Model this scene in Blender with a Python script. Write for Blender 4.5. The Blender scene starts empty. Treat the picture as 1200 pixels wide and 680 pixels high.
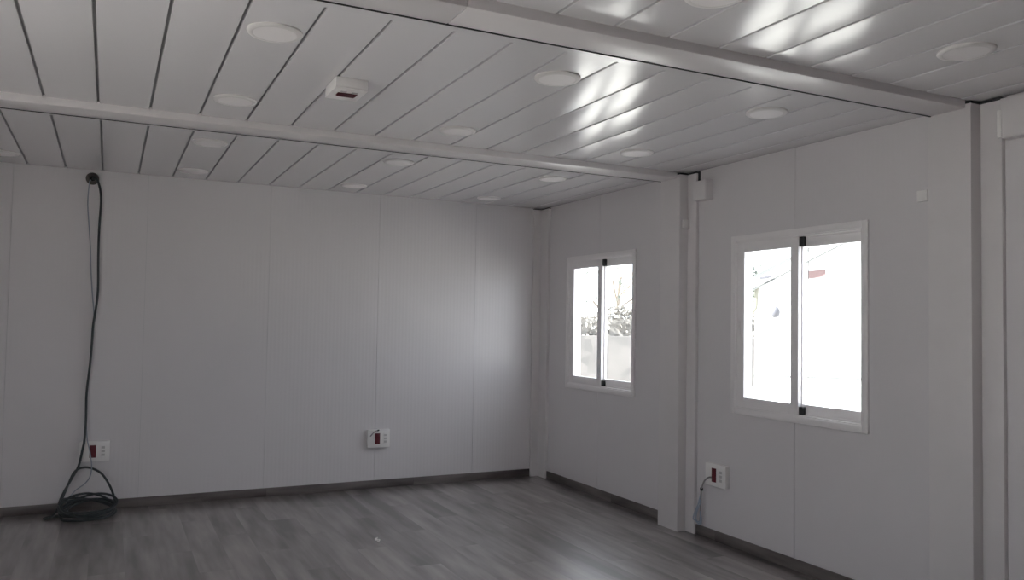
import bpy, bmesh, math, random
from mathutils import Vector, Matrix
random.seed(7)
S = bpy.context.scene
COL = S.collection

# ------------------------------------------------------------------ camera
cam_data = bpy.data.cameras.new('camera')
cam = bpy.data.objects.new('camera', cam_data)
COL.objects.link(cam)
cam_data.sensor_fit = 'HORIZONTAL'
cam_data.sensor_width = 36.0
cam_data.lens = 36.0 * 952.1 / 1200.0
cam_data.clip_start = 0.05
cam_data.clip_end = 300
YAW, PITCH, ROLL = 0.4603, 0.0394, 0.0165
fw = Vector((math.sin(YAW) * math.cos(PITCH), math.cos(YAW) * math.cos(PITCH), math.sin(PITCH)))
r0 = Vector((math.cos(YAW), -math.sin(YAW), 0))
u0 = r0.cross(fw)
rt = r0 * math.cos(ROLL) + u0 * math.sin(ROLL)
up = -r0 * math.sin(ROLL) + u0 * math.cos(ROLL)
M = Matrix(((rt.x, up.x, -fw.x, -3.801), (rt.y, up.y, -fw.y, -7.013), (rt.z, up.z, -fw.z, 1.484), (0, 0, 0, 1)))
cam.matrix_world = M
S.camera = cam

# ------------------------------------------------------------------ light and exposure
S.view_settings.view_transform = 'Standard'
S.view_settings.look = 'None'
S.view_settings.gamma = 1.0
S.view_settings.use_curve_mapping = False
S.view_settings.exposure = 2.5
SKY = 1.0
world = bpy.data.worlds.new('sky')
S.world = world
world.use_nodes = True
wn = world.node_tree
bg = wn.nodes['Background']
bg.inputs[0].default_value = (0.90, 0.94, 1.04, 1)
bg.inputs[1].default_value = SKY
sun_d = bpy.data.lights.new('sun', 'SUN')
sun_d.energy = 11.0
sun_d.angle = math.radians(1.5)
sun_d.color = (1.0, 0.97, 0.94)
sun = bpy.data.objects.new('sun', sun_d)
COL.objects.link(sun)
sun.rotation_euler = Vector((0.70, -0.25, -0.60)).to_track_quat('-Z', 'Y').to_euler()
S.cycles.max_bounces = 12
S.cycles.diffuse_bounces = 8
S.cycles.glossy_bounces = 5
S.cycles.transparent_max_bounces = 12
S.cycles.sample_clamp_indirect = 6.0


def portal(x, y0, y1, z0, z1, into):
    """daylight sampling guide in a window opening; gives off no light of its own"""
    d = bpy.data.lights.new('window_daylight', 'AREA')
    d.shape = 'RECTANGLE'
    d.size, d.size_y = abs(y1 - y0), z1 - z0
    d.cycles.is_portal = True
    o = bpy.data.objects.new('window_daylight', d)
    COL.objects.link(o)
    o.location = (x, (y0 + y1) / 2, (z0 + z1) / 2)
    o.rotation_euler = Matrix(((0, 0, into), (into, 0, 0), (0, 1, 0))).to_euler()
    return o


# right-hand windows (y far, y near), left-hand windows
WZ0, WZ1 = 0.895, 2.09
WIN_R = [(-0.505, -1.60), (-2.727, -3.838)]
WIN_L = []
DOOR_L = (-3.85, -5.25, 2.15)
XL = -6.0
YF = -8.96
for a, b in WIN_R:
    portal(0.075, b + 0.05, a - 0.05, WZ0 + 0.05, WZ1 - 0.05, 1)
for a, b in WIN_L:
    portal(XL - 0.075, b + 0.05, a - 0.05, WZ0 + 0.05, WZ1 - 0.05, -1)
portal(XL - 0.075, DOOR_L[1], DOOR_L[0], 0.02, DOOR_L[2], -1)


# ------------------------------------------------------------------ materials
def nt(name):
    m = bpy.data.materials.new(name)
    m.use_nodes = True
    t = m.node_tree
    b = t.nodes['Principled BSDF']
    return m, t, b


def mat(name, col, rough=0.5, spec=0.5, metal=0.0, vary=0.04, vscale=6.0):
    m, t, b = nt(name)
    tc = t.nodes.new('ShaderNodeTexCoord')
    n = t.nodes.new('ShaderNodeTexNoise')
    n.inputs['Scale'].default_value = vscale
    n.inputs['Detail'].default_value = 3
    t.links.new(tc.outputs['Object'], n.inputs['Vector'])
    r = t.nodes.new('ShaderNodeValToRGB')
    r.color_ramp.elements[0].position = 0.3
    r.color_ramp.elements[1].position = 0.7
    r.color_ramp.elements[0].color = (*[c * (1 - vary) for c in col], 1)
    r.color_ramp.elements[1].color = (*[min(1, c * (1 + vary)) for c in col], 1)
    t.links.new(n.outputs[0], r.inputs[0])
    t.links.new(r.outputs[0], b.inputs['Base Color'])
    b.inputs['Roughness'].default_value = rough
    b.inputs['Specular IOR Level'].default_value = spec
    b.inputs['Metallic'].default_value = metal
    return m


def math_node(t, op, a, b=None, c=None):
    n = t.nodes.new('ShaderNodeMath')
    n.operation = op
    for i, v in enumerate((a, b, c)):
        if v is None:
            continue
        if isinstance(v, (int, float)):
            n.inputs[i].default_value = v
        else:
            t.links.new(v, n.inputs[i])
    return n.outputs[0]


def wall_mat(name, axis, col, rough):
    """lacquered sheet-steel sandwich panel with fine upright ribs"""
    m, t, b = nt(name)
    b.inputs['Roughness'].default_value = rough
    tc = t.nodes.new('ShaderNodeTexCoord')
    sp = t.nodes.new('ShaderNodeSeparateXYZ')
    t.links.new(tc.outputs['Object'], sp.inputs[0])
    ph = math_node(t, 'MULTIPLY', sp.outputs[axis], 2 * math.pi / 0.033)
    s = math_node(t, 'SINE', ph)
    s = math_node(t, 'MULTIPLY', s, 0.5)
    bp = t.nodes.new('ShaderNodeBump')
    bp.inputs['Strength'].default_value = 0.55
    bp.inputs['Distance'].default_value = 0.0006
    t.links.new(s, bp.inputs['Height'])
    t.links.new(bp.outputs[0], b.inputs['Normal'])
    n = t.nodes.new('ShaderNodeTexNoise')
    n.inputs['Scale'].default_value = 1.3
    n.inputs['Detail'].default_value = 4
    t.links.new(tc.outputs['Object'], n.inputs['Vector'])
    r = t.nodes.new('ShaderNodeValToRGB')
    r.color_ramp.elements[0].position = 0.3
    r.color_ramp.elements[1].position = 0.7
    r.color_ramp.elements[0].color = (*[c * 0.97 for c in col], 1)
    r.color_ramp.elements[1].color = (*col, 1)
    t.links.new(n.outputs[0], r.inputs[0])
    t.links.new(r.outputs[0], b.inputs['Base Color'])
    return m


def wood_mat(name, rough=0.33, across=0, along=1, spec=0.5, ior=1.5, tone=1.0):
    """grey-brown laminate planks running along y"""
    m, t, b = nt(name)
    tc = t.nodes.new('ShaderNodeTexCoord')
    sp = t.nodes.new('ShaderNodeSeparateXYZ')
    t.links.new(tc.outputs['Object'], sp.inputs[0])
    X, Y = sp.outputs[across], sp.outputs[along]
    W, L = 0.193, 1.29
    u = math_node(t, 'DIVIDE', X, W)
    iu = math_node(t, 'FLOOR', u)
    fu = math_node(t, 'FRACT', u)
    off = math_node(t, 'FRACT', math_node(t, 'MULTIPLY', iu, 0.3819))
    v = math_node(t, 'ADD', math_node(t, 'DIVIDE', Y, L), off)
    iv = math_node(t, 'FLOOR', v)
    fv = math_node(t, 'FRACT', v)
    cb = t.nodes.new('ShaderNodeCombineXYZ')
    t.links.new(iu, cb.inputs[0])
    t.links.new(iv, cb.inputs[1])
    wnz = t.nodes.new('ShaderNodeTexWhiteNoise')
    wnz.noise_dimensions = '2D'
    t.links.new(cb.outputs[0], wnz.inputs['Vector'])

    def noise(sx, sy, detail, seed):
        c = t.nodes.new('ShaderNodeCombineXYZ')
        t.links.new(math_node(t, 'MULTIPLY', X, sx), c.inputs[0])
        t.links.new(math_node(t, 'MULTIPLY', Y, sy), c.inputs[1])
        t.links.new(math_node(t, 'MULTIPLY_ADD', wnz.outputs[0], 7.0, seed), c.inputs[2])
        n = t.nodes.new('ShaderNodeTexNoise')
        n.inputs['Scale'].default_value = 1.0
        n.inputs['Detail'].default_value = detail
        t.links.new(c.outputs[0], n.inputs['Vector'])
        return n.outputs[0]
    n1 = noise(11.0, 1.5, 2, 0.0)
    n2 = noise(45.0, 2.5, 3, 3.0)
    n3 = noise(5.0, 0.7, 2, 11.0)
    a = math_node(t, 'MULTIPLY_ADD', n1, 0.85, math_node(t, 'MULTIPLY', n2, 0.15))
    a = math_node(t, 'MULTIPLY_ADD', n3, 0.45, a)
    a = math_node(t, 'MULTIPLY_ADD', wnz.outputs[0], 0.12, a)
    a = math_node(t, 'MULTIPLY', a, 1 / 1.65)
    r = t.nodes.new('ShaderNodeValToRGB')
    e = r.color_ramp.elements
    e[0].position = 0.36
    e[0].color = [c * tone for c in FLOOR_DARK[:3]] + [1]
    e[1].position = 0.66
    e[1].color = [c * tone for c in FLOOR_LIGHT[:3]] + [1]
    t.links.new(a, r.inputs[0])
    # plank joints
    du = math_node(t, 'MINIMUM', fu, math_node(t, 'SUBTRACT', 1.0, fu))
    dv = math_node(t, 'MINIMUM', fv, math_node(t, 'SUBTRACT', 1.0, fv))
    j1 = math_node(t, 'LESS_THAN', du, 0.0008 / W)
    j2 = math_node(t, 'LESS_THAN', dv, 0.0016 / L)
    j = math_node(t, 'MAXIMUM', j1, j2)
    mx = t.nodes.new('ShaderNodeMix')
    mx.data_type = 'RGBA'
    mx.inputs[7].default_value = (0.05, 0.045, 0.045, 1)
    t.links.new(math_node(t, 'MULTIPLY', j, 0.5), mx.inputs[0])
    t.links.new(r.outputs[0], mx.inputs[6])
    t.links.new(mx.outputs[2], b.inputs['Base Color'])
    b.inputs['Roughness'].default_value = rough
    b.inputs['Specular IOR Level'].default_value = spec
    b.inputs['IOR'].default_value = ior
    bp = t.nodes.new('ShaderNodeBump')
    bp.inputs['Strength'].default_value = 0.12
    bp.inputs['Distance'].default_value = 0.0006
    t.links.new(n2, bp.inputs['Height'])
    t.links.new(bp.outputs[0], b.inputs['Normal'])
    return m


def glass_mat():
    m = bpy.data.materials.new('window_glass')
    m.use_nodes = True
    t = m.node_tree
    t.nodes.clear()
    out = t.nodes.new('ShaderNodeOutputMaterial')
    mix = t.nodes.new('ShaderNodeMixShader')
    fr = t.nodes.new('ShaderNodeFresnel')
    fr.inputs[0].default_value = 1.35
    tr = t.nodes.new('ShaderNodeBsdfTransparent')
    tr.inputs[0].default_value = (0.93, 0.95, 0.94, 1)
    gl = t.nodes.new('ShaderNodeBsdfGlossy')
    gl.inputs['Roughness'].default_value = 0.02
    geo = t.nodes.new('ShaderNodeNewGeometry')
    front = math_node(t, 'SUBTRACT', 1.0, geo.outputs['Backfacing'])
    t.links.new(math_node(t, 'MULTIPLY', fr.outputs[0], front), mix.inputs[0])
    t.links.new(tr.outputs[0], mix.inputs[1])
    t.links.new(gl.outputs[0], mix.inputs[2])
    t.links.new(mix.outputs[0], out.inputs[0])
    return m


FLOOR_DARK = (0.058, 0.045, 0.043, 1)
FLOOR_LIGHT = (0.35, 0.31, 0.30, 1)
WALLC = (0.735, 0.708, 0.722)
MW_X = wall_mat('wall_panel_back', 0, WALLC, 0.32)
MW_Y = wall_mat('wall_panel_side', 1, WALLC, 0.40)
M_CORE = mat('panel_joint', (0.55, 0.55, 0.56), 0.6)
M_CORE2 = mat('panel_joint_dark', (0.30, 0.30, 0.31), 0.6)
M_CEIL = mat('ceiling_lacquer', (0.725, 0.71, 0.725), 0.20, 0.55, vary=0.01, vscale=1.0)
M_CEILB = mat('ceiling_recess', (0.22, 0.225, 0.23), 0.5)
M_STEEL = mat('frame_lacquer', (0.745, 0.715, 0.72), 0.33, 0.5, vary=0.015)
M_GAP_SHADE = mat('gap_shade_fill', (0.03, 0.03, 0.032), 0.7)  # near-black fill standing in for the shade inside open gaps
M_FLOOR = wood_mat('laminate_floor', 0.36, spec=0.95, ior=1.74)
_b = M_FLOOR.node_tree.nodes['Principled BSDF']
_b.inputs['Coat Weight'].default_value = 1.0
_b.inputs['Coat Roughness'].default_value = 0.24
_b.inputs['Coat IOR'].default_value = 1.5
M_BASE = wood_mat('laminate_skirting', 0.4, 2, 1, tone=0.75)
M_BASEX = wood_mat('laminate_skirting_back', 0.4, 2, 0, tone=0.75)
M_ALU = mat('white_aluminium', (0.88, 0.85, 0.855), 0.38, vary=0.01)
M_RUB = mat('black_seal', (0.02, 0.02, 0.022), 0.6)
M_GLASS = glass_mat()
M_PLAST = mat('white_plastic', (0.86, 0.84, 0.83), 0.4, vary=0.01)
M_RIM = mat('lamp_rim', (0.78, 0.755, 0.745), 0.4, vary=0.01)
M_DIFF = mat('opal_diffuser', (0.90, 0.87, 0.87), 0.45, vary=0.01)
M_RED = mat('dark_red_plastic', (0.10, 0.004, 0.012), 0.6)
M_GREY = mat('grey_plastic', (0.38, 0.36, 0.36), 0.5)
M_PORT = mat('pale_grey_plastic', (0.56, 0.54, 0.54), 0.5)
M_CABLE = mat('black_cable_sheath', (0.035, 0.043, 0.045), 0.45)
M_THIN = mat('blue_grey_cable_sheath', (0.33, 0.36, 0.42), 0.5)
M_PALE = mat('pale_blue_wire', (0.42, 0.48, 0.58), 0.45)
M_BRONZE = mat('dark_bronze_grommet', (0.10, 0.085, 0.075), 0.5)
M_GROUND = mat('concrete_ground', (0.36, 0.35, 0.335), 0.9, vary=0.12, vscale=1.5)
M_RENDER = mat('white_render', (0.68, 0.68, 0.68), 0.8, vary=0.03)
M_ROOF = mat('grey_roof_sheet', (0.07, 0.073, 0.073), 0.7)
M_SIGN = mat('pale_pink_sign', (0.135, 0.085, 0.083), 0.6)
M_PIPE = mat('cream_pipe', (0.135, 0.132, 0.105), 0.6)
M_DARK = mat('dark_fitting', (0.055, 0.055, 0.065), 0.5)
M_LEAF = mat('hedge_leaf', (0.185, 0.175, 0.163), 0.8, vary=0.2, vscale=3.0)
M_LEAF2 = mat('tree_leaf', (0.17, 0.185, 0.165), 0.8, vary=0.3, vscale=3.0)
M_BARK = mat('bark', (0.22, 0.19, 0.16), 0.9)


def stone_mat():
    m, t, b = nt('field_stone')
    tc = t.nodes.new('ShaderNodeTexCoord')
    v = t.nodes.new('ShaderNodeTexVoronoi')
    v.inputs['Scale'].default_value = 3.2
    t.links.new(tc.outputs['Object'], v.inputs['Vector'])
    r = t.nodes.new('ShaderNodeValToRGB')
    r.color_ramp.elements[0].color = (0.060, 0.058, 0.058, 1)
    r.color_ramp.elements[1].color = (0.098, 0.092, 0.090, 1)
    t.links.new(v.outputs['Color'], r.inputs[0])
    t.links.new(r.outputs[0], b.inputs['Base Color'])
    b.inputs['Roughness'].default_value = 0.9
    return m


M_STONE = stone_mat()


# ------------------------------------------------------------------ mesh helpers
class MB:
    def __init__(self):
        self.bm = bmesh.new()

    def box(self, x0, x1, y0, y1, z0, z1, bev=0.0):
        x0, x1 = sorted((x0, x1)); y0, y1 = sorted((y0, y1)); z0, z1 = sorted((z0, z1))
        vs = [self.bm.verts.new(p) for p in ((x0, y0, z0), (x1, y0, z0), (x1, y1, z0), (x0, y1, z0), (x0, y0, z1), (x1, y0, z1), (x1, y1, z1), (x0, y1, z1))]
        fs = [self.bm.faces.new([vs[i] for i in f]) for f in ((3, 2, 1, 0), (4, 5, 6, 7), (0, 1, 5, 4), (1, 2, 6, 5), (2, 3, 7, 6), (3, 0, 4, 7))]
        if bev:
            es = list({e for f in fs for e in f.edges})
            bmesh.ops.bevel(self.bm, geom=es, offset=bev, segments=2, affect='EDGES', profile=0.5)
        return self

    def prism(self, pts, d):
        """closed polygon (list of Vectors) pushed along d"""
        a = [self.bm.verts.new(p) for p in pts]
        b = [self.bm.verts.new(Vector(p) + Vector(d)) for p in pts]
        n = len(pts)
        self.bm.faces.new(a)
        self.bm.faces.new(list(reversed(b)))
        for i in range(n):
            self.bm.faces.new((a[i], b[i], b[(i + 1) % n], a[(i + 1) % n]))
        return self

    def tube(self, pts, r, seg=10, sub=6, cap=True):
        P = [Vector(p) for p in pts]
        if sub > 1 and len(P) > 2:
            Q = []
            for i in range(len(P) - 1):
                a, b, c, d = P[max(i - 1, 0)], P[i], P[i + 1], P[min(i + 2, len(P) - 1)]
                for k in range(sub):
                    s = k / sub
                    Q.append(0.5 * (2 * b + (c - a) * s + (2 * a - 5 * b + 4 * c - d) * s * s + (3 * b - a - 3 * c + d) * s ** 3))
            Q.append(P[-1])
            P = Q
        rings = []
        nrm = None
        for i, p in enumerate(P):
            tg = (P[min(i + 1, len(P) - 1)] - P[max(i - 1, 0)])
            if tg.length < 1e-9:
                continue
            tg.normalize()
            if nrm is None:
                nrm = tg.orthogonal().normalized()
            nrm = (nrm - tg * nrm.dot(tg))
            if nrm.length < 1e-6:
                nrm = tg.orthogonal()
            nrm.normalize()
            bn = tg.cross(nrm)
            rings.append([self.bm.verts.new(p + nrm * (r * math.cos(2 * math.pi * k / seg)) + bn * (r * math.sin(2 * math.pi * k / seg))) for k in range(seg)])
        for A, B in zip(rings, rings[1:]):
            for k in range(seg):
                f = self.bm.faces.new((A[k], A[(k + 1) % seg], B[(k + 1) % seg], B[k]))
                f.smooth = True
        if cap:
            self.bm.faces.new(list(reversed(rings[0])))
            self.bm.faces.new(rings[-1])
        return self

    def lathe(self, prof, c, axis='z', seg=48, cap=True):
        """profile of (radius, height) spun about an axis through c"""
        rings = []
        for rr, h in prof:
            ring = []
            for k in range(seg):
                a = 2 * math.pi * k / seg
                p = (rr * math.cos(a), rr * math.sin(a), h)
                if axis == 'y':
                    p = (p[0], p[2], p[1])
                elif axis == 'x':
                    p = (p[2], p[0], p[1])
                ring.append(self.bm.verts.new(Vector(c) + Vector(p)))
            rings.append(ring)
        for A, B in zip(rings, rings[1:]):
            for k in range(seg):
                f = self.bm.faces.new((A[k], A[(k + 1) % seg], B[(k + 1) % seg], B[k]))
                f.smooth = True
        if cap:
            self.bm.faces.new(rings[0])
            self.bm.faces.new(rings[-1])
        return self

    def build(self, name, m, parent=None, sharp=35):
        bmesh.ops.recalc_face_normals(self.bm, faces=self.bm.faces)
        me = bpy.data.meshes.new(name)
        self.bm.to_mesh(me)
        self.bm.free()
        me.materials.append(m)
        if sharp is not None:
            me.set_sharp_from_angle(angle=math.radians(sharp))
        o = bpy.data.objects.new(name, me)
        COL.objects.link(o)
        if parent:
            o.parent = parent
            root = parent.parent or parent
            me.transform(Matrix.Translation(-Vector(root.location)))
        return o


def empty(name, loc=(0, 0, 0)):
    o = bpy.data.objects.new(name, None)
    o.empty_display_size = 0.1
    COL.objects.link(o)
    o.location = loc
    return o


def tag(o, label, cat, group=None, kind=None):
    o['label'] = label
    o['category'] = cat
    if group:
        o['group'] = group
    if kind:
        o['kind'] = kind
    return o


def struct(o, label, cat):
    return tag(o, label, cat, kind='structure')


# ------------------------------------------------------------------ room shell
H = 2.6
struct(MB().box(XL, 0.0, YF, 0.0, -0.06, 0.0).build('floor', M_FLOOR), 'grey-brown wood laminate floor of planks running towards the back wall', 'floor')


def wall_cells(mb, axis, spans, holes, c0, c1, gap, z0=0.0, z1=H):
    """panels between joints along an axis, cut round the window openings"""
    for a, b in spans:
        a, b = min(a, b) + gap / 2, max(a, b) - gap / 2
        cuts = sorted({a, b, *[v for h in holes for v in h[:2] if a < v < b]})
        for p, q in zip(cuts, cuts[1:]):
            mid = (p + q) / 2
            zs = [(z0, z1)]
            for h in holes:
                if min(h[0], h[1]) < mid < max(h[0], h[1]):
                    zs = [(p0, p1) for p0, p1 in ((z0, h[2]), (h[3], z1)) if p1 - p0 > 0.01]
            for za, zb in zs:
                if axis == 'x':
                    mb.box(p, q, c0, c1, za, zb)
                else:
                    mb.box(c0, c1, p, q, za, zb)


def spans_of(js):
    return list(zip(js, js[1:]))


JB = [XL, -5.42, -4.466, -3.549, -2.603, -1.655, -0.712, 0.0]
mb = MB()
wall_cells(mb, 'x', spans_of(JB), [], 0.0, 0.006, 0.0022)
wb = mb.build('wall_back', MW_X)
struct(wb, 'pale grey sandwich panel wall at the back of the room', 'wall')
core = MB().box(XL - 0.06, 0.06, 0.006, 0.06, -0.06, H + 0.05).build('joint_backing', M_CORE, wb)


def side_wall(name, x, sgn, holes, joints, label):
    m1 = MB()
    hs = [(b + 0.035, a - 0.035, WZ0 + 0.035, WZ1 - 0.035) for a, b in holes]
    if sgn < 0:
        hs.append((DOOR_L[1], DOOR_L[0], -0.06, DOOR_L[2]))
    wall_cells(m1, 'y', spans_of(joints), hs, x, x + sgn * 0.006, 0.0035)
    w = m1.build(name, MW_Y)
    struct(w, label, 'wall')
    m2 = MB()
    wall_cells(m2, 'y', [(YF - 0.06, 0.06)], hs, x + sgn * 0.006, x + sgn * 0.06, 0.0, -0.06, H + 0.05)
    m2.build('joint_backing', M_CORE2, w)
    return w


JR = [YF, -7.8, -6.7, -5.53, -4.47, -3.29, -2.25, -1.046, 0.0]
side_wall('wall_right', 0.0, 1, WIN_R, JR, 'pale grey sandwich panel wall with the two sliding windows')
side_wall('wall_left', XL, -1, WIN_L, JR, 'pale grey panel wall on the far side from the windows')
mb = MB()
wall_cells(mb, 'x', spans_of(JB), [], YF - 0.06, YF, 0.003)
struct(mb.build('wall_front', MW_X), 'pale grey panel wall behind the viewer', 'wall')

# ceiling: long lacquered panels with open joints, one bay between each pair of beams
PW = 0.24905
GAP = 0.0125
CAMBER = 0.0032
MODS = [(-0.002, -1.823, -4.3737), (-2.247, -4.1385, -4.382), (-4.481, -6.372, -4.3745), (-6.715, -8.955, -4.3745)]
mb = MB()
bmc = mb.bm
for yb, ya, off in MODS:
    k0 = math.floor((XL - off) / PW)
    k = k0
    while off + k * PW < -0.004:
        a = max(off + k * PW + GAP / 2, XL)
        b = min(off + (k + 1) * PW - GAP / 2, -0.002)
        k += 1
        if b - a < 0.01:
            continue
        N = 8
        prof = [(a, H + 0.012), (a, H + 0.002)]
        for i in range(N + 1):
            s = i / N
            x = a + 0.002 + (b - a - 0.004) * s
            prof.append((x, H - CAMBER * (1 - (2 * s - 1) ** 2)))
        prof += [(b, H + 0.002), (b, H + 0.012)]
        TP = 0.16
        rows = []
        for y, g in ((yb, 0.0), (yb - TP * 0.5, 0.55), (yb - TP, 0.92), (yb - TP * 1.6, 1.0), (ya + TP * 1.6, 1.0), (ya + TP, 0.92), (ya + TP * 0.5, 0.55), (ya, 0.0)):
            rows.append([bmc.verts.new((x, y, z if z > H else H + (z - H) * g)) for x, z in prof])
        for A, B in zip(rows, rows[1:]):
            for i in range(len(prof) - 1):
                f = bmc.faces.new((A[i], A[i + 1], B[i + 1], B[i]))
                f.smooth = 1 < i < len(prof) - 2
        bmc.faces.new(rows[0])
        bmc.faces.new(list(reversed(rows[-1])))
bmesh.ops.recalc_face_normals(bmc, faces=bmc.faces)
# flat closing flange at the near end of every bay
for yb, ya, off in MODS[:3]:
    mb.box(XL, -0.001, ya - 0.245, ya, H - 0.0005, H + 0.012)
ceil = mb.build('ceiling', M_CEIL, sharp=25)
struct(ceil, 'pale grey lacquered metal panel ceiling with dark open joints', 'ceiling')
MB().box(XL - 0.06, 0.06, YF - 0.06, 0.06, H + 0.012, H + 0.06).build('joint_backing', M_CEILB, ceil)

# beams across the ceiling where two cabin modules meet
BEAMS = [(-2.247, -2.052, 'pale grey boxed steel ceiling beam above the middle post'),
         (-4.481, -4.296, 'pale grey boxed steel ceiling beam nearest the viewer, above the right-hand post')]
for i, (yn, yf, lab) in enumerate(BEAMS):
    e = empty('ceiling_beam', (-3, yn, 2.56))
    struct(e, lab, 'beam')
    m1 = MB()
    if i == 1:
        m1.box(XL, -2.734, yn, yf, 2.56, H + 0.01, 0.004)
        m1.box(-2.7315, -0.1, yn, yf, 2.56, H + 0.01, 0.004)
    else:
        m1.box(XL, -0.1, yn, yf, 2.56, H + 0.01, 0.004)
    m1.build('beam_casing', M_STEEL, e)
    MB().box(XL, -0.10, yf, yf + 0.006, 2.5575, H + 0.005).build('gap_shade_strip', M_GAP_SHADE, e)  # dark strip paints in the shaded gap behind the beam

# posts on the window wall, each with a cover strip on its near side
POSTS = [(-2.276, -2.045, -2.372, 'pale grey boxed steel post between the two windows'),
         (-4.507, -4.278, -4.612, 'pale grey boxed steel post at the right edge of the photo')]
for yn, yf, yt, lab in POSTS:
    e = empty('column', (-0.05, yn, 0))
    struct(e, lab, 'column')
    MB().box(-0.10, 0.0, yn, yf, 0.0, 2.582, 0.003).build('post_casing', M_STEEL, e)
    MB().box(-0.027, 0.0, yt, yn, 0.0, 2.582, 0.002).build('cover_strip', M_STEEL, e)
    m1 = MB()
    m1.box(-0.092, 0.0, yn + 0.004, yf - 0.004, 2.582, 2.594)
    m1.box(-0.024, 0.0, yt + 0.002, yn + 0.004, 2.582, 2.594)
    m1.box(-0.012, 0.0, yt - 0.013, yt, 2.505, 2.594)
    m1.build('gap_shade_strip', M_GAP_SHADE, e)  # dark blocks paint in the shade of gaps above and beside the post
e = empty('column', (-0.03, -0.03, 0))
struct(e, 'pale grey angle cover on the corner post between back wall and window wall', 'column')
m1 = MB()
m1.prism([(-0.108, 0, 0), (-0.108, -0.03, 0), (-0.03, -0.03, 0), (-0.03, -0.172, 0), (0, -0.172, 0), (0, 0, 0)], (0, 0, 2.585))
m1.build('corner_cover', M_STEEL, e)
m1 = MB()
m1.prism([(-0.104, 0, 2.585), (-0.104, -0.026, 2.585), (-0.026, -0.026, 2.585), (-0.026, -0.168, 2.585), (0, -0.168, 2.585), (0, 0, 2.585)], (0, 0, 0.009))
m1.build('gap_shade_strip', M_GAP_SHADE, e)  # dark cap paints in the shaded gap over the corner cover
e = empty('column', (-0.05, -6.74, 0))
struct(e, 'pale grey boxed steel post on the window wall behind the viewer', 'column')
MB().box(-0.10, 0.0, -6.74, -6.51, 0.0, 2.588, 0.003).build('post_casing', M_STEEL, e)

# skirting
HB = 0.07
struct(MB().box(XL, -0.109, -0.013, 0.0, 0.0, HB, 0.002).build('baseboard_back', M_BASEX), 'grey-brown wood skirting along the back wall', 'skirting')
m1 = MB()
m1.box(-0.013, 0, -2.044, -0.173, 0, HB, 0.002)
m1.box(-0.013, 0, -4.277, -2.373, 0, HB, 0.002)
m1.box(-0.013, 0, -6.5, -4.613, 0, HB, 0.002)
struct(m1.build('baseboard_right', M_BASE), 'grey-brown wood skirting under the windows', 'skirting')
struct(MB().box(XL, XL + 0.013, DOOR_L[0] + 0.06, -0.014, 0, HB, 0.002).build('baseboard_left', M_BASE), 'grey-brown wood skirting along the wall facing the windows', 'skirting')


# ------------------------------------------------------------------ windows
def window(n, x, s, a, b, label):
    """sliding window; s=+1 on the right wall (outside is +x), -1 on the left wall. a = far jamb, b = near jamb"""
    e = empty('window_%d' % n, (x, (a + b) / 2, WZ0))
    struct(e, label, 'window')
    X = lambda v: x + s * v

    def fr(m, x0, x1, ya, yb, za, zb, wy0, wy1, wz0, wz1, bev=0.0015):
        """rectangular frame ring: far stile wy0, near stile wy1, bottom wz0, top wz1"""
        m.box(X(x0), X(x1), ya, ya - wy0, za, zb, bev)
        m.box(X(x0), X(x1), yb, yb + wy1, za, zb, bev)
        m.box(X(x0), X(x1), ya - wy0, yb + wy1, za, za + wz0, bev)
        m.box(X(x0), X(x1), ya - wy0, yb + wy1, zb - wz1, zb, bev)
    m1 = MB()
    fr(m1, -0.014, 0.0, a, b, WZ0, WZ1, 0.040, 0.040, 0.040, 0.040, 0.003)          # architrave on the wall face
    fr(m1, -0.007, 0.10, a - 0.036, b + 0.036, WZ0 + 0.036, WZ1 - 0.036, 0.012, 0.014, 0.012, 0.012)   # track box
    fr(m1, 0.029, 0.10, a - 0.047, b + 0.047, WZ0 + 0.047, WZ1 - 0.047, 0.034, 0.012, 0.012, 0.012)
    m1.build('frame', M_ALU, e)
    g0, g1 = a - 0.045, b + 0.045
    mid = (a + b) / 2 - 0.005
    z0, z1 = WZ0 + 0.047, WZ1 - 0.047
    # inner sash at the far side
    m1 = MB()
    fr(m1, 0.0, 0.026, g0, mid - 0.028, z0, z1, 0.068, 0.062, 0.066, 0.066)
    sa = m1.build('sash', M_ALU, e)
    MB().box(X(0.011), X(0.015), g0 - 0.066, mid + 0.032, z0 + 0.064, z1 - 0.064).build('pane', M_GLASS, sa)
    # outer sash at the near side, in the second track
    m1 = MB()
    fr(m1, 0.032, 0.058, mid + 0.02, g1, z0 + 0.006, z1 - 0.006, 0.052, 0.040, 0.060, 0.060)
    sb = m1.build('sash', M_ALU, e)
    MB().box(X(0.043), X(0.047), mid - 0.03, g1 + 0.038, z0 + 0.064, z1 - 0.064).build('pane', M_GLASS, sb)
    MB().box(X(0.040), X(0.0425), mid - 0.073, mid - 0.070, z0 + 0.07, z1 - 0.07).build('glazing_bead', M_GREY, sb)
    for za, zb in ((z0 + 0.004, z0 + 0.052), (z1 - 0.064, z1 - 0.004)):
        MB().box(X(0.006), X(0.030), mid - 0.0285, mid - 0.062, za, zb, 0.002).build('seal_block', M_RUB, e)
    # small finger latch on the inner sash
    MB().box(X(-0.004), X(0.001), g0 - 0.020, g0 - 0.034, 1.42, 1.52, 0.0015).build('latch', M_ALU, e)
    return e


WL = ['white sliding window nearer the back corner, hedge and stone wall outside',
      'white sliding window nearer the viewer, white gabled building outside']
for i, (a, b) in enumerate(WIN_R):
    window(i + 1, 0.0, 1, a, b, WL[i])

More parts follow.
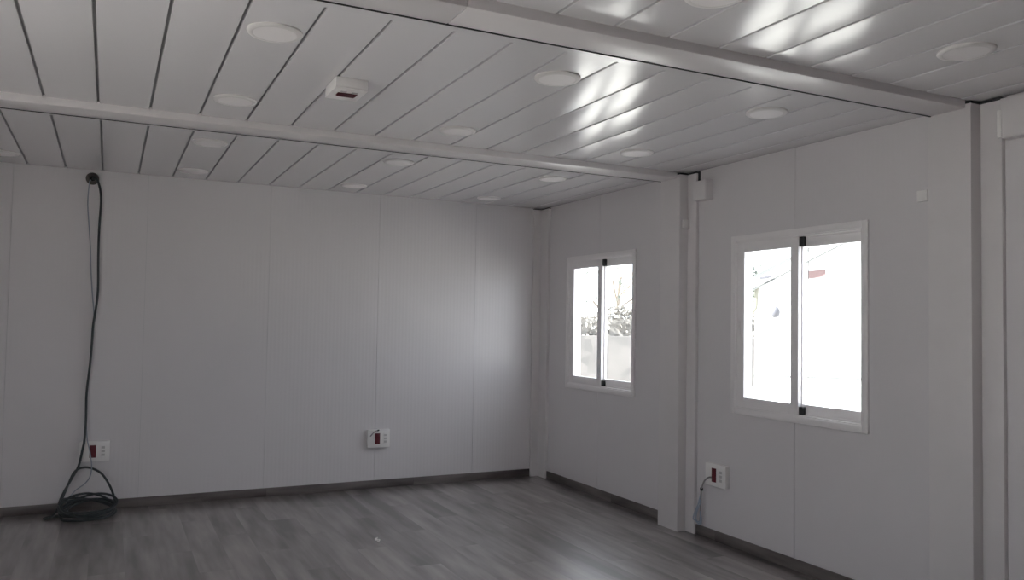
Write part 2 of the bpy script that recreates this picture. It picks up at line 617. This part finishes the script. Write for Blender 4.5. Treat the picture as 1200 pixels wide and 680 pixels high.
# glazed double door on the wall facing the windows
d0, d1, dh = DOOR_L
dr = empty('door_1', (XL, (d0 + d1) / 2, 0))
struct(dr, 'white glazed double door on the wall facing the windows', 'door')
m1 = MB()
for ya, yb, za, zb in ((d0 + 0.04, d0 - 0.05, 0, dh + 0.04), (d1 + 0.05, d1 - 0.04, 0, dh + 0.04), (d0, d1, dh - 0.05, dh + 0.04)):
    m1.box(XL - 0.09, XL + 0.012, ya, yb, za, zb, 0.003)
m1.build('frame', M_ALU, dr)
dm = (d0 + d1) / 2
for ya, yb, hy in ((d0 - 0.055, dm + 0.003, dm + 0.045), (dm - 0.003, d1 + 0.055, dm - 0.045)):
    m1 = MB()
    m1.box(XL - 0.06, XL - 0.02, ya, ya - 0.07, 0.01, dh - 0.055, 0.002)
    m1.box(XL - 0.06, XL - 0.02, yb + 0.07, yb, 0.01, dh - 0.055, 0.002)
    m1.box(XL - 0.06, XL - 0.02, ya - 0.07, yb + 0.07, 0.01, 0.11, 0.002)
    m1.box(XL - 0.06, XL - 0.02, ya - 0.07, yb + 0.07, dh - 0.125, dh - 0.055, 0.002)
    lf = m1.build('door_leaf', M_ALU, dr)
    MB().box(XL - 0.042, XL - 0.038, ya - 0.068, yb + 0.068, 0.108, dh - 0.123).build('pane', M_GLASS, lf)
    MB().tube([(XL - 0.02, hy, 1.0), (XL + 0.025, hy, 1.0), (XL + 0.025, hy + (0.10 if hy > dm else -0.10), 1.0)], 0.009, 8, 1).build('handle', M_GREY, lf)


# ------------------------------------------------------------------ ceiling downlights
ROWS = {-0.765: 'row nearest the windows', -2.008: 'middle row', -3.256: 'row right of the hanging cable'}
proto = None


def make_light(x, y):
    e = empty('ceiling_downlight', (x, y, H))
    R0 = 0.106
    MB().lathe([(R0, 0.004), (R0, -0.008), (R0 - 0.005, -0.0125), (0.086, -0.0145), (0.083, -0.0135), (0.083, 0.0)], (x, y, H), cap=False).build('rim', M_RIM, e)
    MB().lathe([(0.0832, -0.0132), (0.05, -0.0142), (0.002, -0.0145)], (x, y, H), cap=True).build('diffuser', M_DIFF, e)
    return e


def light_at(x, y, label):
    global proto
    if proto is None:
        proto = make_light(x, y)
        e = proto
    else:
        e = proto.copy()
        COL.objects.link(e)
        e.location = (x, y, H)
        for ch in proto.children:
            c = ch.copy()
            c.parent = e
            COL.objects.link(c)
    tag(e, label, 'ceiling light', 'round ceiling downlights')


for x, ys in ((-3.256, (-0.415, -1.55, -2.69, -3.80)), (-2.008, (-0.415, -1.57, -2.65, -3.825, -4.90)), (-0.765, (-0.395, -1.56, -2.68, -3.84, -4.94))):
    for i, y in enumerate(ys):
        o = ['first', 'second', 'third', 'fourth', 'fifth'][i]
        light_at(x, y, 'round ceiling light, %s from the back wall in the %s' % (o, ROWS[x]))
light_at(-4.497, -0.45, 'unlit round white ceiling light cut off at the left photo edge, near the back wall')


# ------------------------------------------------------------------ socket boxes
def socket_box(origin, right, out, upv, w, h, d, marks='ports', red=(0.045, 0.095), redc=-0.012, portc=0.058):
    """surface box with a dark red socket insert and a grey data insert; built in its own axes"""
    O, R, U, N = Vector(origin), Vector(right), Vector(upv), Vector(out)
    e = empty('socket_box', origin)

    def bx(m, u0, u1, v0, v1, n0, n1, bev=0.0):
        c = [O + R * u + U * v + N * n for u in (u0, u1) for v in (v0, v1) for n in (n0, n1)]
        xs, ys, zs = zip(*c)
        m.box(min(xs), max(xs), min(ys), max(ys), min(zs), max(zs), bev)
    m = MB(); bx(m, -w / 2, w / 2, -h / 2, h / 2, 0, d - 0.008, 0.003); m.build('back_box', M_PLAST, e)
    m = MB(); bx(m, -w / 2 - 0.001, w / 2 + 0.001, -h / 2 - 0.001, h / 2 + 0.001, d - 0.008, d, 0.003); m.build('face_plate', M_PLAST, e)
    m = MB(); bx(m, redc - red[0] / 2, redc + red[0] / 2, -red[1] / 2, red[1] / 2, d, d + 0.003, 0.001)
    for k in (-1, 1):
        bx(m, redc - red[0] / 2 + 0.004, redc + red[0] / 2 - 0.004, k * red[1] / 4 - 0.019, k * red[1] / 4 + 0.019, d + 0.003, d + 0.0045, 0.0005)
    rs = m.build('red_socket', M_RED, e); rs['label'] = 'dark red socket insert'
    if marks == 'ports':
        m = MB(); bx(m, portc - 0.020, portc + 0.020, -0.046, 0.046, d, d + 0.002, 0.0006); pl = m.build('data_insert', M_PLAST, e)
        for v in (-0.028, 0.0, 0.028):
            m = MB(); bx(m, portc - 0.012, portc + 0.012, v - 0.009, v + 0.009, d + 0.002, d + 0.0028); m.build('port', M_PORT, pl)
    else:
        for u in (-0.025, 0.028):
            m = MB(); bx(m, u - 0.014, u + 0.014, -0.052, -0.036, d, d + 0.0015); m.build('port', M_PORT, e)
    return e


s1 = socket_box((-3.862, 0.0, 0.449), (1, 0, 0), (0, -1, 0), (0, 0, 1), 0.205, 0.150, 0.040)
tag(s1, 'white surface socket box on the back wall behind the hanging black cable', 'socket', 'white socket boxes')
s2 = socket_box((-1.630, 0.0, 0.437), (1, 0, 0), (0, -1, 0), (0, 0, 1), 0.200, 0.153, 0.040)
tag(s2, 'white surface socket box on the back wall with a short wire stub on top', 'socket', 'white socket boxes')
s3 = socket_box((0.0, -2.610, 0.455), (0, -1, 0), (-1, 0, 0), (0, 0, 1), 0.205, 0.150, 0.040)
tag(s3, 'white surface socket box on the window wall with a wire hanging from it', 'socket', 'white socket boxes')
s4 = socket_box((-2.825, -3.245, H - 0.0005), (1, 0, 0), (0, 0, -1), (0, 1, 0), 0.152, 0.208, 0.052, marks='pair', red=(0.092, 0.046), redc=0.0)
tag(s4, 'white surface socket box with a dark red insert fixed under the ceiling', 'socket', 'white socket boxes')

# ------------------------------------------------------------------ cables
g = MB().lathe([(0.046, 0.0), (0.046, -0.018), (0.040, -0.026), (0.026, -0.028), (0.022, -0.020), (0.018, -0.004)], (-3.944, 0.0, 2.532), 'y', 40, cap=False).build('cable_grommet', M_BRONZE)
MB().lathe([(0.0215, -0.010), (0.002, -0.012)], (-3.944, 0.0, 2.532), 'y', 30).build('hole_seal', M_RUB, g)
tag(g, 'dark round cable grommet in the back wall just under the ceiling', 'cable grommet')

P = [(-3.940, -0.012, 2.530), (-3.930, -0.040, 2.535), (-3.908, -0.042, 2.515), (-3.886, -0.034, 2.435), (-3.880, -0.028, 2.336), (-3.886, -0.026, 2.138), (-3.885, -0.026, 1.94), (-3.879, -0.026, 1.678),
     (-3.890, -0.026, 1.514), (-3.902, -0.024, 1.415), (-3.906, -0.024, 1.285), (-3.913, -0.026, 1.122), (-3.930, -0.028, 0.896), (-3.928, -0.034, 0.701), (-3.932, -0.060, 0.55),
     (-3.944, -0.062, 0.464), (-3.965, -0.066, 0.349), (-4.010, -0.085, 0.255), (-4.058, -0.120, 0.160), (-4.082, -0.190, 0.085)]
cx, cy = -3.892, -0.222
NL = 6
LIFT = [0.085, 0.10, 0.075, 0.105, 0.09, 0.06]
PH = [0.2, -0.75, 0.7, -0.2, 0.45, -0.5]
for k in range(NL):
    rx = 0.180 + 0.012 * math.sin(k * 2.1)
    ry = 0.160 - 0.006 * k + 0.014 * math.cos(k * 1.7)
    for i in range(16):
        if k == 0 and i < 1:
            continue
        th = math.pi + 2 * math.pi * i / 16
        cc, ss = math.cos(th), math.sin(th)
        w = max(0.0, 0.5 + 0.5 * math.sin(th + PH[k])) ** 1.5
        z = 0.011 + 0.008 * k + w * LIFT[k] + 0.004 * math.sin(3 * th + k)
        P.append((cx + rx * cc + 0.010 * math.sin(k * 3.3), cy + ry * ss, max(z, 0.010)))
# the loop that stands up against the wall
P += [(-4.070, -0.20, 0.075), (-4.00, -0.34, 0.060), (-3.88, -0.365, 0.058), (-3.77, -0.32, 0.060), (-3.712, -0.22, 0.075), (-3.722, -0.130, 0.125), (-3.758, -0.075, 0.205), (-3.815, -0.045, 0.285), (-3.905, -0.032, 0.330), (-3.985, -0.040, 0.310),
      (-4.030, -0.085, 0.215), (-4.075, -0.150, 0.095), (-4.110, -0.215, 0.030), (-4.150, -0.235, 0.011), (-4.170, -0.215, 0.011), (-4.140, -0.190, 0.013), (-4.095, -0.180, 0.012), (-4.060, -0.200, 0.012)]
tag(MB().tube(P, 0.0084, 10, 5).build('black_cable', M_CABLE), 'black cable hanging down the back wall and coiled on the floor', 'cable')

T = [(-3.955, -0.012, 2.520), (-3.964, -0.034, 2.490), (-3.970, -0.012, 2.33), (-3.952, -0.008, 2.134), (-3.942, -0.008, 2.003), (-3.930, -0.008, 1.807), (-3.916, -0.008, 1.644), (-3.900, -0.009, 1.468), (-3.908, -0.010, 1.285),
     (-3.915, -0.010, 1.10), (-3.930, -0.010, 0.88), (-3.927, -0.016, 0.70), (-3.914, -0.052, 0.545), (-3.894, -0.050, 0.454), (-3.878, -0.046, 0.343), (-3.886, -0.030, 0.26), (-3.922, -0.022, 0.205), (-3.984, -0.030, 0.158), (-4.035, -0.070, 0.085), (-4.02, -0.15, 0.020)]
tag(MB().tube(T, 0.0042, 8, 5).build('thin_cable', M_THIN), 'thin blue-grey cable hanging beside the black cable on the back wall', 'cable')

ST = [(-1.706, -0.0405, 0.462), (-1.704, -0.058, 0.472), (-1.690, -0.066, 0.492), (-1.668, -0.064, 0.506), (-1.652, -0.060, 0.510)]
st = MB().tube(ST, 0.005, 8, 5).build('wire_stub', M_GREY)
tag(st, 'short grey wire stub curving over the white box right of the black cable', 'wire')
MB().tube([(-1.654, -0.0602, 0.5098), (-1.634, -0.056, 0.513)], 0.0062, 8, 1).build('taped_end', M_RUB, st)

RW = [(-0.0405, -2.575, 0.436), (-0.060, -2.566, 0.436), (-0.066, -2.535, 0.412), (-0.060, -2.505, 0.376), (-0.050, -2.478, 0.330), (-0.040, -2.462, 0.270), (-0.030, -2.448, 0.200), (-0.024, -2.436, 0.12), (-0.022, -2.425, 0.082)]
rw = MB().tube(RW, 0.0055, 8, 5).build('hanging_wire', M_GREY)
tag(rw, 'blue-grey wire drooping from the socket under the nearer window to the skirting', 'wire')
MB().box(-0.058, -0.042, -2.490, -2.472, 0.328, 0.350, 0.003).build('wire_clip', M_RUB, rw)
for k, (dy, zt) in enumerate(((0.012, 0.30), (0.030, 0.26), (-0.010, 0.24))):
    L = [(-0.045, -2.466, zt), (-0.042 - 0.01 * k, -2.440 + dy * 0.6, zt * 0.72), (-0.036 - 0.008 * k, -2.415 + dy, zt * 0.45), (-0.030, -2.420 + dy, 0.10), (-0.028, -2.428 - 0.01 * k, 0.083), (-0.034, -2.450 - 0.006 * k, 0.12), (-0.040, -2.455 - 0.006 * k, zt * 0.6)]
    MB().tube(L, 0.0042, 8, 5).build('loose_strand', M_PALE, rw)


# ------------------------------------------------------------------ junction boxes and small sensors
def junction(y0, y1, z0, z1, dx, label):
    e = empty('junction_box', (0, (y0 + y1) / 2, z0))
    MB().box(-dx, 0.0, y0, y1, z0, z1, 0.003).build('housing', M_STEEL, e)
    MB().box(-dx - 0.004, -dx, y0 + 0.004, y1 - 0.004, z0 + 0.004, z1 - 0.004, 0.0015).build('cover', M_STEEL, e)
    tag(e, label, 'junction box', 'junction boxes beside the posts')
    return e


junction(-2.522, -2.385, 2.374, 2.512, 0.066, 'pale grey junction box beside the middle post, above the nearer window')
jb = junction(-4.93, -4.630, 2.385, 2.575, 0.066, 'pale grey junction box cut off at the upper right photo edge')
MB().box(-0.074, -0.060, -4.640, -4.618, 2.39, 2.52, 0.002).build('bracket', M_PLAST, jb)
for (x0, x1, y0, y1, z0, z1, lab) in ((-0.078, -0.030, -2.303, -2.276, 2.185, 2.250, 'small white square sensor on the middle post above the windows'),
                                      (-0.024, 0.0, -4.215, -4.155, 2.148, 2.205, 'small white square sensor on the wall beside the right-hand post')):
    sb_ = MB().box(x0, x1, y0, y1, z0, z1, 0.003).build('wall_sensor', M_PLAST)
    if y0 < -3:
        MB().box(x0 - 0.003, x0, y0 + 0.008, y1 - 0.008, z0 + 0.008, z1 - 0.008, 0.001).build('sensor_cover', M_PLAST, sb_)
    else:
        MB().box(x0 + 0.008, x1 - 0.008, y0 - 0.003, y0, z0 + 0.008, z1 - 0.008, 0.001).build('sensor_cover', M_PLAST, sb_)
    tag(sb_, lab, 'sensor', 'small wall sensors')

# scrap on the floor
m = MB()
pts = []
for i in range(7):
    pts.append((-2.145 + 0.012 * math.sin(i * 1.9), -1.66 - 0.016 * i, 0.008 + 0.012 * abs(math.sin(i * 1.3))))
m.tube(pts, 0.0045, 7, 3)
tag(m.build('plastic_scrap', M_PLAST), 'tiny white plastic scrap lying on the wood floor', 'scrap')

# ------------------------------------------------------------------ outside
struct(MB().box(-60, 90, -60, 90, -0.30, -0.25).build('ground', M_GROUND), 'sunlit pale concrete yard outside the windows', 'ground')
N2, O2, T2 = Vector((0.713, 0.701, 0)), Vector((6.9, 3.498, 0)), Vector((0.701, -0.713, 0))
UZ = Vector((0, 0, 1))


def L2(t, z, n=0.0):
    return O2 + T2 * t + N2 * n + UZ * z


bld = empty('gabled_building', L2(2.8, -0.25))
tag(bld, 'white rendered gabled building seen through the nearer window', 'building')
EZ, RZ, T0, T1 = 2.28, 4.15, -0.65, 6.35
TM = (T0 + T1) / 2
MB().prism([L2(T0, -0.25), L2(T1, -0.25), L2(T1, EZ), L2(TM, RZ), L2(T0, EZ)], N2 * 7.0).build('wall', M_RENDER, bld)
sl = (RZ - EZ) / (TM - T0)
for s, te in ((-1, T0 - 0.10), (1, T1 + 0.10)):
    ze = RZ - sl * (TM - T0 + 0.10)
    for nm, mm, za, zb, nf, dep in (('roof', M_ROOF, 0.02, 0.10, -0.13, 7.5), ('fascia_board', M_RENDER, -0.12, 0.02, -0.14, 0.03), ('fascia_trim', M_ROOF, -0.16, -0.125, -0.135, 0.03)):
        a, b = L2(te, ze, nf), L2(TM, RZ, nf)
        MB().prism([a + UZ * za, b + UZ * za, b + UZ * zb, a + UZ * zb], N2 * dep).build(nm, mm, bld)
a = L2(T0 - 0.02, 0.60, -0.015)
MB().prism([a, a + T2 * 7.0, a + T2 * 7.0 + UZ * 0.03, a + UZ * 0.03], N2 * 0.02).build('plinth_ledge', M_ROOF, bld)
MB().tube([L2(-0.60, 2.26, -0.06), L2(-0.62, 2.10, -0.05), L2(-0.64, 1.80, -0.05), L2(-0.70, 1.74, -0.05)], 0.035, 10, 4).build('downpipe', M_PIPE, bld)
MB().prism([L2(-0.56, 2.30, -0.30), L2(-0.38, 2.33, -0.30), L2(-0.38, 2.37, -0.30), L2(-0.56, 2.34, -0.30)], N2 * 0.28).build('eave_bracket', M_DARK, bld)
m = MB()
c = L2(-0.31, 1.735, -0.06)
for i in range(1):
    bmesh.ops.create_uvsphere(m.bm, u_segments=16, v_segments=10, radius=0.085, matrix=Matrix.Translation(c) @ Matrix.Scale(1.25, 4, UZ))
m.build('wall_lamp', M_DARK, bld)
a = L2(0.23, 2.32, -0.02)
MB().prism([a, a + T2 * 0.29 + UZ * 0.03, a + T2 * 0.29 + UZ * 0.16, a + UZ * 0.13], N2 * 0.02).build('sign_board', M_SIGN, bld)

N1, O1, T1v = Vector((0.540, 0.842, 0)), Vector((9.163, 13.184, 0)), Vector((0.842, -0.540, 0))


def L1(t, z, n=0.0):
    return O1 + T1v * t + N1 * n + UZ * z


m = MB()
a = L1(-9.0, -0.25, 0.0)
m.prism([a, a + T1v * 17.0, a + T1v * 17.0 + N1 * 0.45, a + N1 * 0.45], UZ * 1.37)
sw = m.build('garden_wall', M_STONE)
tag(sw, 'grey field-stone garden wall outside the farther window', 'garden wall')
h = empty('hedge', L1(-0.5, -0.25, 0.8))
m = MB()
rr = random.Random(3)
for i in range(11000):
    t = rr.uniform(-8.8, 7.8)
    top = 0.78 + 0.10 * math.sin(t * 1.7) + 0.07 * math.sin(t * 4.1)
    c = L1(t, 0.9 + rr.uniform(0.0, 1.0) ** 0.8 * (top + 0.2), rr.uniform(0.55, 1.1))
    d1 = Vector((rr.gauss(0, 1), rr.gauss(0, 1), rr.gauss(0, 1))).normalized() * rr.uniform(0.05, 0.10)
    d2 = Vector((rr.gauss(0, 1), rr.gauss(0, 1), rr.gauss(0, 1)))
    d2 = d2.cross(d1).normalized() * rr.uniform(0.03, 0.06)
    vs = [m.bm.verts.new(c + q) for q in (d1, d2, -d1, -d2)]
    m.bm.faces.new(vs)
a = L1(-8.8, 0.3, 0.65)
m.prism([a, a + T1v * 16.6, a + T1v * 16.6 + N1 * 0.35, a + N1 * 0.35], UZ * 1.33)
m.build('foliage', M_LEAF, h)['kind'] = 'stuff'
for i in range(26):
    t = -8.6 + 16.2 * i / 25
    MB().tube([L1(t, -0.25, 0.7), L1(t + 0.05, 0.9, 0.72), L1(t - 0.04, 1.75, 0.78)], 0.025, 6, 2).build('stem', M_BARK, h)
tag(h, 'bushy green hedge behind the stone garden wall outside', 'hedge')


def tree(name, base, height, crown_r, n, seed, label):
    rr = random.Random(seed)
    e = empty(name, base)
    B = Vector(base)
    m = MB()
    m.tube([B, B + Vector((0.05, 0.03, height * 0.3)), B + Vector((-0.04, 0.02, height * 0.6)), B + Vector((0.05, 0, height * 0.85))], 0.09, 8, 3)
    for k in range(7):
        a = rr.uniform(0, 6.28)
        z0 = height * rr.uniform(0.35, 0.7)
        q = B + Vector((0, 0, z0))
        m.tube([q, q + Vector((math.cos(a) * crown_r * 0.4, math.sin(a) * crown_r * 0.4, 0.3)), q + Vector((math.cos(a) * crown_r * 0.85, math.sin(a) * crown_r * 0.85, 0.8))], 0.035, 6, 3)
    m.build('trunk', M_BARK, e)
    m = MB()
    cs = [B + Vector((rr.uniform(-1, 1) * crown_r * 0.7, rr.uniform(-1, 1) * crown_r * 0.7, height * rr.uniform(0.5, 1.0))) for _ in range(16)]
    for i in range(n):
        c = rr.choice(cs) + Vector((rr.gauss(0, 0.28), rr.gauss(0, 0.28), rr.gauss(0, 0.22))) * crown_r * 0.6
        d1 = Vector((rr.gauss(0, 1), rr.gauss(0, 1), rr.gauss(0, 1))).normalized() * 0.11
        d2 = Vector((rr.gauss(0, 1), rr.gauss(0, 1), rr.gauss(0, 1))).cross(d1).normalized() * 0.05
        vs = [m.bm.verts.new(c + q) for q in (d1, d2, -d1, -d2)]
        m.bm.faces.new(vs)
    m.build('crown', M_LEAF2, e)['kind'] = 'stuff'
    tag(e, label, 'tree')


tree('garden_tree', L1(0.55, -0.25, 3.5), 3.9, 1.1, 70, 5, 'thin sparse tree behind the hedge outside the farther window')

tree('garden_tree', (14.9, 14.0, -0.25), 4.4, 1.1, 1500, 9, 'leafy pale green tree beside the white gabled building')
